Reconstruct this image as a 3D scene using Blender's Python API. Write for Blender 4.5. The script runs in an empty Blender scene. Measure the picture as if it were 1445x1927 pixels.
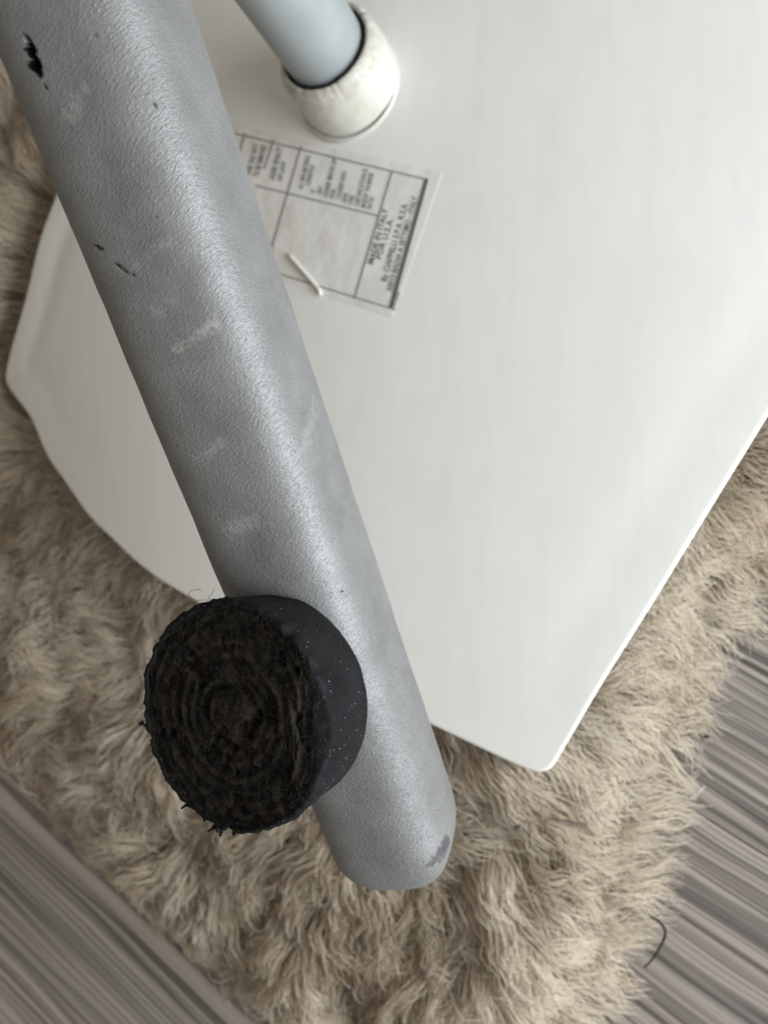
import bpy, math
import numpy as np
from mathutils import Matrix, Vector

# ------------------------------------------------------------------ frame of reference (millimetres, converted to metres)
S = bpy.context.scene
F, CX, CY = 1450.0, 722.5, 963.5
def nz(v):
    v = np.asarray(v, float); return v/np.linalg.norm(v)
FLOOR_N = nz((-0.46, -0.03, 1.0))
FLOOR_D = 312.0*FLOOR_N[2]                       # lens to floor, mm
_x = nz(np.array([1., 0, 0])-FLOOR_N*FLOOR_N[0]); _y = np.cross(FLOOR_N, _x)
R = np.stack([_x, _y, FLOOR_N])                  # lens axes -> world axes, world Z is the floor normal
def W(p): return (np.asarray(p, float)@R.T)*0.001+np.array([0, 0, FLOOR_D*0.001])
def WD(v): return np.asarray(v, float)@R.T
def ray(x, y): return np.stack([(np.asarray(x, float)-CX)/F, -(np.asarray(y, float)-CY)/F, -np.ones_like(np.asarray(x, float))], -1)
def proj(p):
    p = np.asarray(p, float); return np.stack([CX+F*p[..., 0]/-p[..., 2], CY-F*p[..., 1]/-p[..., 2]], -1)
def WC(w): return ((np.asarray(w, float)-np.array([0, 0, FLOOR_D*0.001]))*1000.0)@R     # world -> lens mm

# ------------------------------------------------------------------ camera
cam = bpy.data.cameras.new('camera'); co = bpy.data.objects.new('camera', cam); S.collection.objects.link(co)
M = Matrix([list(R[i])+[0] for i in range(3)]+[[0, 0, 0, 1]]); M.translation = Vector((0, 0, FLOOR_D*0.001))
co.matrix_world = M
cam.sensor_fit = 'VERTICAL'; cam.sensor_height = 24.0; cam.sensor_width = 18.0
cam.lens = F/1927.0*24.0
cam.clip_start = 0.005; cam.clip_end = 20
cam.dof.use_dof = True; cam.dof.focus_distance = 0.144; cam.dof.aperture_fstop = cam.lens/1.4
S.camera = co

# ------------------------------------------------------------------ light: one big window beside the chair, dim warm room
wd = bpy.data.worlds.new('World'); S.world = wd; wd.use_nodes = True
wd.node_tree.nodes['Background'].inputs[0].default_value = (1.0, 0.91, 0.79, 1)
wd.node_tree.nodes['Background'].inputs[1].default_value = 0.29
S.view_settings.view_transform = 'Standard'; S.view_settings.look = 'None'
S.view_settings.exposure = 0.07; S.view_settings.gamma = 1.0
def area(name, d, dist, sx, sy, power, col, target=(0, 0, -240)):
    l = bpy.data.lights.new(name, 'AREA'); l.shape = 'RECTANGLE'; l.size = sx; l.size_y = sy
    l.energy = power; l.color = col
    o = bpy.data.objects.new(name, l); S.collection.objects.link(o)
    t = W(target); dv = nz(WD(d)); o.location = t+dv*dist
    o.rotation_euler = Vector(dv).to_track_quat('Z', 'Y').to_euler()
    return o
area('window_light', (0.80, -0.16, 0.52), 0.82, 0.75, 0.62, 17.5, (0.90, 0.955, 1.0))

rng = np.random.default_rng(7)
# ------------------------------------------------------------------ helpers
def tag(o, label=None, cat=None, group=None, kind=None):
    for k, v in (('label', label), ('category', cat), ('group', group), ('kind', kind)):
        if v: o[k] = v
    return o
def empty(name, loc):
    o = bpy.data.objects.new(name, None); S.collection.objects.link(o); o.location = loc; o.empty_display_size = 0.02
    o['_base'] = [float(v) for v in loc]
    return o
BASE = {}
def mesh(name, verts, faces, mat, parent=None, smooth=True, uv=None, attrs=None, world=False):
    """verts in lens mm (or world metres); one mesh object, local to its thing's base"""
    v = np.asarray(verts, float) if world else W(verts)
    base = np.zeros(3)
    if parent is not None:
        base = BASE.get(parent.name, np.zeros(3))
    v = v-base
    me = bpy.data.meshes.new(name)
    if isinstance(faces, np.ndarray):
        k = faces.shape[1]; n = len(faces)
        me.vertices.add(len(v)); me.vertices.foreach_set('co', v.astype(np.float32).ravel())
        me.loops.add(n*k); me.loops.foreach_set('vertex_index', faces.astype(np.int32).ravel())
        me.polygons.add(n); me.polygons.foreach_set('loop_start', np.arange(0, n*k, k, dtype=np.int32))
        me.update(calc_edges=True)
    else:
        me.from_pydata([tuple(p) for p in v], [], faces); me.update()
    if smooth: me.polygons.foreach_set('use_smooth', np.ones(len(me.polygons), bool))
    if uv is not None:
        li = np.empty(len(me.loops), np.int32); me.loops.foreach_get('vertex_index', li)
        l = me.uv_layers.new(name='UVMap'); l.data.foreach_set('uv', np.asarray(uv, np.float32)[li].ravel())
    for k2, a in (attrs or {}).items():
        at = me.attributes.new(k2, 'FLOAT', 'POINT'); at.data.foreach_set('value', np.asarray(a, np.float32))
    me.materials.append(mat)
    o = bpy.data.objects.new(name, me); S.collection.objects.link(o)
    if parent is not None:
        o.parent = parent
        BASE[o.name] = base
    return o
def thing(name, base_w, **k):
    o = empty(name, base_w); BASE[o.name] = np.asarray(base_w, float); del o['_base']
    return tag(o, **k)
def single(name, verts, faces, mat, smooth=True, world=False, **k):
    """a thing that is one mesh; origin at its lowest middle"""
    v = np.asarray(verts, float) if world else W(verts)
    b = v.mean(0); b[2] = v[:, 2].min()
    o = mesh(name, v-b, faces, mat, None, smooth, world=True); o.location = b
    return tag(o, **k)
def gridfaces(nr, nc, wrap=True, flip=False):
    i, j = np.meshgrid(np.arange(nr-1), np.arange(nc if wrap else nc-1), indexing='ij')
    a = i*nc+j; b = i*nc+(j+1) % nc; c = (i+1)*nc+(j+1) % nc; d = (i+1)*nc+j
    f = np.stack([a, b, c, d], -1).reshape(-1, 4)
    return f[:, ::-1].copy() if flip else f
def tube(path, rad, n=8, cap=True):
    path = np.asarray(path, float); m = len(path)
    rad = np.broadcast_to(np.asarray(rad, float), (m,))
    t = np.gradient(path, axis=0); t /= np.linalg.norm(t, axis=1)[:, None]+1e-12
    ref = np.array([0.31, 0.27, 0.91]); a = np.cross(t, ref); a /= np.linalg.norm(a, axis=1)[:, None]+1e-12
    b = np.cross(t, a); th = np.linspace(0, 2*np.pi, n, endpoint=False)
    V = path[:, None]+rad[:, None, None]*(np.cos(th)[None, :, None]*a[:, None]+np.sin(th)[None, :, None]*b[:, None])
    f = [tuple(q) for q in gridfaces(m, n)]
    if cap: f += [tuple(range(n))[::-1], tuple(range((m-1)*n, m*n))]
    return V.reshape(-1, 3), f
def vnoise(p, seed=0):
    """smooth value noise, p (...,2 or 3), about -1..1"""
    p = np.asarray(p, float); d = p.shape[-1]; i = np.floor(p).astype(np.int64); f = p-i; f = f*f*(3-2*f)
    out = np.zeros(p.shape[:-1]); pr = [374761393, 668265263, 2147483647]
    for c in range(2**d):
        w = np.ones(p.shape[:-1]); h = np.full(p.shape[:-1], seed*1274126177, np.int64)
        for k in range(d):
            o = (c >> k) & 1; w = w*(f[..., k] if o else 1-f[..., k]); h = h+(i[..., k]+o)*pr[k]
        h = (h ^ (h >> 13))*1274126177 & 0xFFFFFFFF; h = (h ^ (h >> 16))*668265263 & 0xFFFFFFFF; h = h ^ (h >> 15)
        out += w*((h & 0xFFFF)/32767.5-1)
    return out
def fbm(p, seed=0, o=3):
    return sum(vnoise(np.asarray(p)*2**k, seed+k)*0.5**k for k in range(o))
def sst(a, b, x):
    t = np.clip((x-a)/(b-a), 0, 1); return t*t*(3-2*t)

# ------------------------------------------------------------------ materials
class N:
    def __init__(s, name):
        s.m = bpy.data.materials.new(name); s.m.use_nodes = True; s.t = s.m.node_tree; s.b = s.t.nodes['Principled BSDF']
    def n(s, t, _in=None, **k):
        q = s.t.nodes.new('ShaderNode'+t)
        for a, v in k.items(): setattr(q, a, v)
        for a, v in (_in or {}).items():
            if isinstance(v, bpy.types.NodeSocket): s.t.links.new(v, q.inputs[a])
            else: q.inputs[a].default_value = v
        return q
    def set(s, **k):
        for a, v in k.items():
            a = a.replace('_', ' ')
            if isinstance(v, bpy.types.NodeSocket): s.t.links.new(v, s.b.inputs[a])
            else: s.b.inputs[a].default_value = v
        return s
    def noise(s, vec, scale, detail=3, rough=0.5, dist=0.0):
        return s.n('TexNoise', {'Vector': vec, 'Scale': scale, 'Detail': detail, 'Roughness': rough, 'Distortion': dist}).outputs['Fac']
    def ramp(s, fac, stops, interp='LINEAR'):
        q = s.n('ValToRGB', {'Fac': fac}); e = q.color_ramp.elements; q.color_ramp.interpolation = interp
        while len(e) < len(stops): e.new(0.5)
        for el, (p, c) in zip(e, stops):
            el.position = p; el.color = (c, c, c, 1) if np.isscalar(c) else (*c, 1)
        return q.outputs['Color']
    def mix(s, f, a, b, bt='MIX'):
        q = s.n('Mix', data_type='RGBA', blend_type=bt)
        for sk, v in ((0, f), (6, a), (7, b)):
            if isinstance(v, bpy.types.NodeSocket): s.t.links.new(v, q.inputs[sk])
            else: q.inputs[sk].default_value = v if sk == 0 else (*v, 1)
        return q.outputs[2]
    def math(s, op, a, b=0.0, c=0.0):
        q = s.n('Math', operation=op)
        for i, v in enumerate((a, b, c)):
            if isinstance(v, bpy.types.NodeSocket): s.t.links.new(v, q.inputs[i])
            else: q.inputs[i].default_value = v
        return q.outputs[0]
    def bump(s, h, dist, strength=1.0, normal=None):
        d = {'Height': h, 'Distance': dist, 'Strength': strength}
        if normal is not None: d['Normal'] = normal
        return s.n('Bump', d).outputs[0]
    def coord(s, out='Object', scale=(1, 1, 1), loc=(0, 0, 0), rot=(0, 0, 0)):
        c = s.n('TexCoord').outputs[out]
        return s.n('Mapping', {'Vector': c, 'Scale': scale, 'Location': loc, 'Rotation': rot}).outputs[0]

def mat_silver():
    m = N('silver_leather'); uv = m.coord('UV')                                          # 1 uv unit = 1 mm
    sl = m.n('TexNoise', {'Vector': uv, 'Scale': 0.12, 'Detail': 1}).outputs['Fac']     # the grain wanders a little
    ang = m.math('ADD', math.radians(-118), m.math('MULTIPLY', m.math('SUBTRACT', sl, 0.5), 2.4))
    ro = m.n('VectorRotate', {'Vector': uv, 'Angle': ang}, rotation_type='Z_AXIS').outputs[0]
    ro0 = m.n('VectorRotate', {'Vector': uv, 'Angle': math.radians(-112)}, rotation_type='Z_AXIS').outputs[0]
    pv = m.n('Mapping', {'Vector': ro0, 'Scale': (0.85, 2.0, 1)}).outputs[0]
    pf = m.n('Mapping', {'Vector': ro0, 'Scale': (1.4, 3.0, 1), 'Location': (3, 7, 0)}).outputs[0]
    g1 = m.noise(pv, 1.15, 2.5, 0.55, 0.25); g2 = m.noise(pf, 1.3, 2, 0.55, 0.2); g3 = m.noise(uv, 5.0, 2, 0.6)
    rid = m.math('ABSOLUTE', m.math('SUBTRACT', g1, 0.5))
    h = m.math('ADD', m.math('MULTIPLY', g1, 0.55), m.math('ADD', m.math('MULTIPLY', g2, 0.42), m.math('MULTIPLY', g3, 0.12)))
    h = m.math('ADD', h, m.math('MULTIPLY', rid, -0.55))
    scuff = m.n('Attribute', attribute_name='scuff').outputs['Fac']; gash = m.n('Attribute', attribute_name='gash').outputs['Fac']
    worn = m.n('Attribute', attribute_name='worn').outputs['Fac']; grain = m.n('Attribute', attribute_name='grain').outputs['Fac']
    col = m.mix(m.ramp(m.noise(uv, 0.10, 4, 0.6), [(0.36, 0.0), (0.68, 1.0)]), (0.190, 0.190, 0.188), (0.240, 0.241, 0.240))
    col = m.mix(m.ramp(rid, [(0.0, 0.35), (0.05, 0.0)]), col, (0.13, 0.13, 0.13))
    col = m.mix(scuff, col, (0.44, 0.44, 0.42))
    spk = m.n('TexVoronoi', {'Vector': uv, 'Scale': 0.17, 'Randomness': 1.0}).outputs['Distance']
    col = m.mix(m.ramp(spk, [(0.030, 0.7), (0.050, 0.0)]), col, (0.05, 0.05, 0.05))
    wn = m.math('MULTIPLY', worn, m.ramp(m.noise(m.n('Mapping', {'Vector': ro0, 'Scale': (0.4, 1.4, 1)}).outputs[0], 0.9, 3), [(0.3, 0.6), (0.6, 1.0)]))
    col = m.mix(wn, col, (0.065, 0.060, 0.065))
    col = m.mix(gash, col, (0.004, 0.004, 0.004))
    met = m.math('MULTIPLY', m.math('SUBTRACT', 1.0, m.math('MAXIMUM', gash, m.math('MULTIPLY', scuff, 0.8))), 0.22)
    met = m.math('MULTIPLY', met, m.math('SUBTRACT', 1.0, m.math('MULTIPLY', wn, 0.9)))
    spec = m.math('MULTIPLY', m.math('SUBTRACT', 1.0, gash), 0.38)
    m.set(Base_Color=col, Metallic=met, Specular_IOR_Level=spec, Roughness=m.math('ADD', 0.44, m.math('MULTIPLY', m.math('MAXIMUM', gash, scuff), 0.4)),
          Normal=m.bump(m.math('MULTIPLY', h, grain), 0.00040, 0.9))
    return m.m
def mat_grey_tube():
    m = N('grey_tube_paint'); u = m.coord('Object')
    m.set(Base_Color=m.mix(m.ramp(m.noise(u, 60, 4), [(0.35, 0), (0.7, 1)]), (0.285, 0.315, 0.318), (0.33, 0.36, 0.363)), Metallic=0.1, Roughness=0.42,
          Normal=m.bump(m.noise(u, 2500, 2), 0.00003, 0.4))
    return m.m
def mat_seat():
    m = N('white_lacquer'); u = m.coord('Object')
    st = m.coord('Object', (1.0, 0.18, 1.0))
    a = m.ramp(m.noise(st, 130, 5, 0.6, 0.6), [(0.45, 0.0), (0.78, 1.0)])
    b = m.ramp(m.noise(u, 22, 4, 0.6), [(0.45, 0.0), (0.8, 1.0)])
    col = m.mix(m.math('MULTIPLY', a, 0.5), (0.815, 0.82, 0.785), (0.72, 0.725, 0.715))
    col = m.mix(m.math('MULTIPLY', b, 0.5), col, (0.76, 0.73, 0.66))
    m.set(Base_Color=col, Roughness=0.60, Normal=m.bump(m.noise(u, 900, 3), 0.00004, 0.35)); m.b.inputs['Specular IOR Level'].default_value = 0.2
    return m.m
def mat_collar():
    m = N('chipped_white_collar'); u = m.coord('Object')
    st = m.ramp(m.noise(u, 75, 4, 0.6, 0.4), [(0.5, 0), (0.72, 1)])
    ch = m.n('Attribute', attribute_name='edge').outputs['Fac']
    rough = m.ramp(m.noise(u, 420, 4, 0.7), [(0.42, 0), (0.6, 1)])
    col = m.mix(m.math('MULTIPLY', st, 0.55), (0.54, 0.53, 0.485), (0.42, 0.385, 0.28))
    col = m.mix(m.math('MULTIPLY', m.math('MULTIPLY', ch, rough), 0.8), col, (0.40, 0.37, 0.32))
    m.set(Base_Color=col, Roughness=0.5, Normal=m.bump(m.noise(u, 300, 4, 0.7), 0.0003, 0.2))
    return m.m
def mat_paper():
    m = N('label_paper'); u = m.coord('Object')
    a = m.ramp(m.noise(u, 55, 4, 0.55), [(0.4, 0), (0.7, 1)])
    m.set(Base_Color=m.mix(a, (0.74, 0.73, 0.69), (0.80, 0.785, 0.745)), Roughness=0.55, Normal=m.bump(m.noise(u, 90, 2), 0.0012, 0.5))
    return m.m
def flat(name, col, rough=0.6, var=0.25, scale=900, metal=0.0):
    m = N(name); u = m.coord('Object')
    c2 = tuple(c*(1-var) for c in col)
    m.set(Base_Color=m.mix(m.noise(u, scale, 3), col, c2), Roughness=rough, Metallic=metal, Normal=m.bump(m.noise(u, scale*1.5, 3), 0.0001, 0.3))
    return m.m
def mat_rubber_side():
    m = N('black_rubber'); u = m.coord('Object')
    dust = m.n('TexVoronoi', {'Vector': u, 'Scale': 1350.0, 'Randomness': 1.0}); rnd = m.n('TexWhiteNoise', {'Vector': dust.outputs['Position']}).outputs['Value']
    d = m.math('MULTIPLY', m.ramp(dust.outputs['Distance'], [(0.10, 1.0), (0.16, 0.0)]), m.ramp(rnd, [(0.66, 0.0), (1.0, 0.9)]))
    scr = m.ramp(m.noise(m.coord('Object', (1, 1, 4), rot=(0.4, 0.3, 0)), 700, 4, 0.7), [(0.60, 0), (0.78, 1)])
    bl = m.ramp(m.noise(u, 120, 4), [(0.35, 0), (0.7, 1)])
    col = m.mix(bl, (0.006, 0.0062, 0.007), (0.012, 0.0125, 0.014))
    col = m.mix(m.math('MULTIPLY', scr, 0.5), col, (0.085, 0.09, 0.10)); col = m.mix(d, col, (0.42, 0.42, 0.44)); bv = m.n('Attribute', attribute_name='bevel').outputs['Fac']; col = m.mix(m.math('MULTIPLY', bv, m.ramp(m.noise(m.coord('Object', (1, 1, 1)), 420, 4, 0.7), [(0.35, 0.25), (0.65, 0.9)])), col, (0.050, 0.054, 0.064))  # worn bevel, with its bluish sheen put into the colour
    m.set(Base_Color=col, Roughness=0.72, Normal=m.bump(m.noise(u, 1100, 4, 0.7), 0.00025, 0.45)); m.b.inputs['Specular IOR Level'].default_value = 0.12
    return m.m
def mat_rubber_face():
    m = N('worn_rubber_tread'); u = m.coord('Object')
    a = m.ramp(m.noise(u, 330, 6, 0.75), [(0.46, 0), (0.68, 1)]); b = m.ramp(m.noise(u, 130, 4, 0.6), [(0.45, 0), (0.7, 1)])
    col = m.mix(a, (0.0045, 0.0042, 0.004), (0.036, 0.031, 0.025)); col = m.mix(m.math('MULTIPLY', b, 0.5), col, (0.024, 0.018, 0.014)); rg = m.n('Attribute', attribute_name='ridge').outputs['Fac']; col = m.mix(m.math('MULTIPLY', rg, m.ramp(m.noise(u, 500, 4, 0.7), [(0.35, 0.1), (0.65, 0.8)])), col, (0.046, 0.038, 0.030))
    m.set(Base_Color=col, Roughness=0.85, Normal=m.bump(m.noise(u, 900, 6, 0.8), 0.0007, 0.7)); m.b.inputs['Specular IOR Level'].default_value = 0.15
    return m.m
def mat_wool():
    m = N('cream_wool')
    t = m.n('Attribute', attribute_name='tint').outputs['Fac']
    col = m.ramp(t, [(0.0, (0.74, 0.635, 0.49)), (0.5, (0.86, 0.775, 0.645)), (1.0, (0.92, 0.86, 0.755))])
    m.set(Base_Color=col, Roughness=0.6); m.b.inputs['Specular IOR Level'].default_value = 0.25
    tr = m.n('BsdfTranslucent', {'Color': col}); mx = m.n('MixShader', {0: 0.42})
    m.t.links.new(m.b.outputs[0], mx.inputs[1]); m.t.links.new(tr.outputs[0], mx.inputs[2])
    m.t.links.new(mx.outputs[0], m.t.nodes['Material Output'].inputs[0])
    return m.m
def mat_plank(seed):
    m = N('grey_oak_plank')           # object x runs along the grain, y across, metres
    off = (seed*3.17, seed*1.31, 0)
    lo = m.coord('Object', (4.5, 15, 1), off)
    w = m.math('MULTIPLY', m.math('SUBTRACT', m.noise(lo, 1.0, 3, 0.5), 0.5), 0.018)
    c = m.n('TexCoord').outputs['Object']; sp = m.n('SeparateXYZ', {0: c})
    y2 = m.math('ADD', sp.outputs[1], w)
    v = m.n('CombineXYZ', {0: sp.outputs[0], 1: y2, 2: seed*2.7}).outputs[0]
    def lines(sx, sy, lo_, hi_, seed2, det=2):
        q = m.n('Mapping', {'Vector': v, 'Scale': (sx, sy, 1), 'Location': (seed2, seed2*2.1, 0)}).outputs[0]
        return m.ramp(m.noise(q, 1.0, det, 0.55), [(lo_, 0), (hi_, 1)])
    def veins(sx, sy, wd, seed2, det=1):        # thin grain lines that follow the contours of a stretched noise
        q = m.n('Mapping', {'Vector': v, 'Scale': (sx, sy, 1), 'Location': (seed2, seed2*2.1, 0)}).outputs[0]
        return m.ramp(m.math('ABSOLUTE', m.math('SUBTRACT', m.noise(q, 1.0, det, 0.5), 0.5)), [(wd*0.25, 1), (wd, 0)])
    coarse = m.math('MAXIMUM', veins(1.3, 105, 0.055, 1.3), m.math('MULTIPLY', lines(1.4, 190, 0.58, 0.62, 2.9, 1), 0.5))
    fine = m.math('MAXIMUM', veins(2.0, 260, 0.06, 5.1), m.math('MULTIPLY', lines(2.5, 600, 0.52, 0.58, 6.1, 2), 0.6))
    hair = lines(9.0, 1500, 0.55, 0.70, 8.7, 2)
    zone = m.ramp(m.noise(m.n('Mapping', {'Vector': v, 'Scale': (1.0, 30, 1), 'Location': (4.4, seed*1.7, 0)}).outputs[0], 1.0, 1), [(0.42, 0), (0.56, 1)])
    broad = m.noise(m.n('Mapping', {'Vector': v, 'Scale': (5, 60, 1)}).outputs[0], 1.0, 4, 0.6)
    col = m.mix(m.ramp(broad, [(0.35, 0), (0.65, 1)]), (0.40, 0.348, 0.303), (0.455, 0.412, 0.372))
    col = m.mix(m.math('MULTIPLY', coarse, m.math('SUBTRACT', 0.80, m.math('MULTIPLY', zone, 0.30))), col, (0.045, 0.040, 0.038))
    col = m.mix(m.math('MULTIPLY', fine, m.math('ADD', 0.44, m.math('MULTIPLY', zone, 0.4))), col, (0.055, 0.050, 0.048))
    col = m.mix(m.math('MULTIPLY', hair, 0.45), col, (0.46, 0.43, 0.40)); pale = lines(2.0, 210, 0.55, 0.66, 11.9, 1); col = m.mix(m.math('MULTIPLY', pale, 0.2), col, (0.46, 0.42, 0.385))
    hgt = m.math('ADD', m.math('MULTIPLY', coarse, -0.5), m.math('MULTIPLY', fine, -0.5))
    m.set(Base_Color=col, Roughness=0.5, Normal=m.bump(hgt, 0.0002, 0.6)); m.b.inputs['Specular IOR Level'].default_value = 0.35
    return m.m

# ------------------------------------------------------------------ floor: planks running away to the upper left
VP = ray(-2964, -1130); g = WD(VP); g[2] = 0; g = nz(g); gy = np.array([-g[1], g[0], 0.])
def floor_pt(x, y, h=0.0):
    r = ray(x, y); t = -(FLOOR_D-h)/(r@FLOOR_N); return W(r*t[..., None])
floor = thing('floor', (0, 0, 0), kind='structure')
seamA = floor_pt(200, 1655)@gy; seamB = floor_pt(1330, 1690)@gy
# seams: one close beside the rug at the lower left, one at the lower right
PW = 0.1955
edges = [seamA+k*PW for k in range(-4, 5)]
for i in range(8):
    y0, y1 = edges[i]+0.00015, edges[i+1]-0.00015; x0, x1 = -1.1-0.13*(i % 3), 1.0+0.17*(i % 2); bv = 0.0006; th = 0.008
    P = []
    for (z, ins) in ((-th, 0), (-bv, 0), (0, bv)):
        P += [(x0+ins, y0+ins, z), (x1-ins, y0+ins, z), (x1-ins, y1-ins, z), (x0+ins, y1-ins, z)]
    fc = [(0, 3, 2, 1), (8, 9, 10, 11)]+[(a, (a+1) % 4, 4+(a+1) % 4, 4+a) for a in range(4)]+[(4+a, 4+(a+1) % 4, 8+(a+1) % 4, 8+a) for a in range(4)]
    ym = (y0+y1)/2; P = np.array(P)-np.array([0, ym, 0])
    o = mesh('plank', P, fc, mat_plank(i+1), floor, smooth=False, world=True)
    o.location = gy*ym; o.rotation_euler = (0, 0, math.atan2(g[1], g[0]))
P = [(-1.5, -1.5, -0.0085), (1.5, -1.5, -0.0085), (1.5, 1.5, -0.0085), (-1.5, 1.5, -0.0085), (-1.5, -1.5, -0.03), (1.5, -1.5, -0.03), (1.5, 1.5, -0.03), (-1.5, 1.5, -0.03)]
mesh('subfloor', P, [(0, 1, 2, 3), (7, 6, 5, 4), (0, 4, 5, 1), (1, 5, 6, 2), (2, 6, 7, 3), (3, 7, 4, 0)], flat('dark_underlay', (0.03, 0.028, 0.025)), floor, smooth=False, world=True)

# ------------------------------------------------------------------ seat surface (underside of the upturned seat)
SEAT_N = nz((-0.38, 0.0, 1.0)); SEAT_D = 265.0*SEAT_N[2]
su = nz(np.array([1., 0, 0])-SEAT_N*SEAT_N[0]); sv = np.cross(SEAT_N, su)
def seat_plane(x, y):
    r = ray(x, y); t = -SEAT_D/(r@SEAT_N); p = r*t[..., None]; return np.stack([p@su, p@sv], -1)
key = [(15, 708), (17, 722), (29, 742), (62, 787), (93, 858), (125, 905), (171, 970), (218, 1017), (265, 1061), (311, 1095), (358, 1123), (450, 1180), (600, 1258), (720, 1318),
       (812, 1362), (900, 1404), (975, 1439), (1006, 1450), (1022, 1451), (1037, 1444), (1062, 1405), (1128, 1293), (1232, 1127), (1336, 957), (1445, 780),
       (1560, 590), (1680, 380), (1740, 200), (1720, 0), (1600, -190), (1350, -330), (950, -400), (600, -400), (380, -330), (270, -200), (215, 20), (160, 190), (114, 357), (81, 448), (53, 561), (27, 652), (18, 688)]
def crown(q, c):
    d = q-c; x = d[..., 0]; return 3.0-np.where(x < 0, 0.00080, 0.00030)*x**2-0.00010*d[..., 1]**2
CEN = seat_plane(np.array(760.), np.array(620.))
ka = np.array(key, float); kr = ray(ka[:, 0], ka[:, 1]); kh = np.zeros(len(ka))
for _ in range(6):
    t = -(SEAT_D-kh)/(kr@SEAT_N); kp = kr*t[:, None]; K = np.stack([kp@su, kp@sv], -1); kh = crown(K, CEN)-1.4+0.9*sst(-60, -118, K[:, 0]-CEN[0])*sst(-55, 25, K[:, 1]-CEN[1])
def catmull(P, per):
    out = []
    n = len(P)
    for i in range(n):
        p0, p1, p2, p3 = P[i-1], P[i], P[(i+1) % n], P[(i+2) % n]
        d1 = np.linalg.norm(p2-p1); k = max(3, int(d1/per))
        t0 = (np.linalg.norm(p1-p0))**.5; t1 = d1**.5; t2 = (np.linalg.norm(p3-p2))**.5
        m1 = ((p1-p0)/t0-(p2-p0)/(t0+t1)+(p2-p1)/t1)*t1; m2 = ((p2-p1)/t1-(p3-p1)/(t1+t2)+(p3-p2)/t2)*t1
        for q in range(k):
            t = q/k; out.append((2*t**3-3*t**2+1)*p1+(t**3-2*t**2+t)*m1+(-2*t**3+3*t**2)*p2+(t**3-t**2)*m2)
    return np.array(out)
OUT = catmull(K, 1.6); no = len(OUT)
def edge_dist(q):
    q = np.asarray(q, float).reshape(-1, 2); A = OUT; B = np.roll(OUT, -1, 0); d = np.full(len(q), 1e9)
    for s in range(0, len(q), 20000):
        qq = q[s:s+20000, None]; ab = B-A; t = np.clip(((qq-A)*ab).sum(-1)/(ab**2).sum(-1), 0, 1)
        d[s:s+20000] = np.sqrt((((A+t[..., None]*ab)-qq)**2).sum(-1).min(1))
    return d
def inside(q):
    q = np.asarray(q, float).reshape(-1, 2); A = OUT; B = np.roll(OUT, -1, 0); c = np.zeros(len(q), bool)
    for a, b in zip(A, B):
        k = (a[1] > q[:, 1]) != (b[1] > q[:, 1]); x = a[0]+(q[:, 1]-a[1])/(b[1]-a[1]+1e-12)*(b[0]-a[0]); c ^= k & (q[:, 0] < x)
    return c
BOSS = seat_plane(np.array(652.), np.array(160.))
def seat_h(q, e=None):
    q = np.asarray(q, float); sh = q.shape[:-1]; q = q.reshape(-1, 2)
    if e is None: e = edge_dist(q)
    d = q-CEN
    h = crown(q, CEN)                                             # the shell bulges towards the lens
    lw = sst(-60, -118, d[:, 0])*sst(-55, 25, d[:, 1]); rw = sst(30, 70, d[:, 0])
    h += lw*(1.0*(1-sst(0.0, 17.0, e))-0.5*np.exp(-((e-17)/5)**2))+rw*(0.0*e-0.22*np.exp(-((e-15)/8)**2))     # rolled rim
    r = 1.1; k = np.clip(r-e, 0, r); h -= r-np.sqrt(np.maximum(r*r-k*k, 0))
    return h.reshape(sh)
def seat3(q, h): return q[..., 0:1]*su+q[..., 1:2]*sv+(h-SEAT_D)[..., None]*SEAT_N
def on_seat(x, y, lift=0.0):
    """point of the seat surface seen along a direction, lifted off it"""
    x = np.asarray(x, float); y = np.asarray(y, float); r = ray(x, y); h = np.zeros(x.shape)
    for _ in range(5):
        t = -(SEAT_D-h)/(r@SEAT_N); p = r*t[..., None]; q = np.stack([p@su, p@sv], -1); h = seat_h(q)+lift
    return p
fr = np.concatenate([[0, 0.15, 0.3, 0.6, 0.9, 1.3, 1.8, 2.4, 3.2, 4.2, 5.5, 7, 8.5, 10, 12, 14, 16, 18.5, 21, 24, 28, 33]])
rings = []; hs = []
L = np.linalg.norm(OUT-CEN, axis=1)
for f in fr: rings.append(CEN+(OUT-CEN)*(1-f*1.25/L)[:, None])
for s in np.linspace(0.81, 0.02, 70): rings.append(CEN+(OUT-CEN)*((1-33*1.25/L)*s/0.82)[:, None])
Q = np.stack(rings); H = seat_h(Q); H[0] = seat_h(Q[1])-0.9

top = seat3(Q, H); nr = len(rings)
side1 = seat3(Q[0], H[0]-5.0); low = seat3(Q[2], H[0]-6.4)
V = np.concatenate([low[None], side1[None], top]).reshape(-1, 3)
fcs = [tuple(q) for q in gridfaces(nr+2, no)]
fcs += [tuple(range(no))[::-1], tuple(range((nr+1)*no, (nr+2)*no))]
chair_base = W(seat3(CEN, np.array(-10.0))); chair_base[2] = 0.02
chair = thing('upturned_chair', chair_base, label='upturned white chair with silver leather leg, rubber foot and paper label, lying on the sheepskin', cat='chair')
seat = mesh('seat', V, fcs, mat_seat(), chair)

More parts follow.
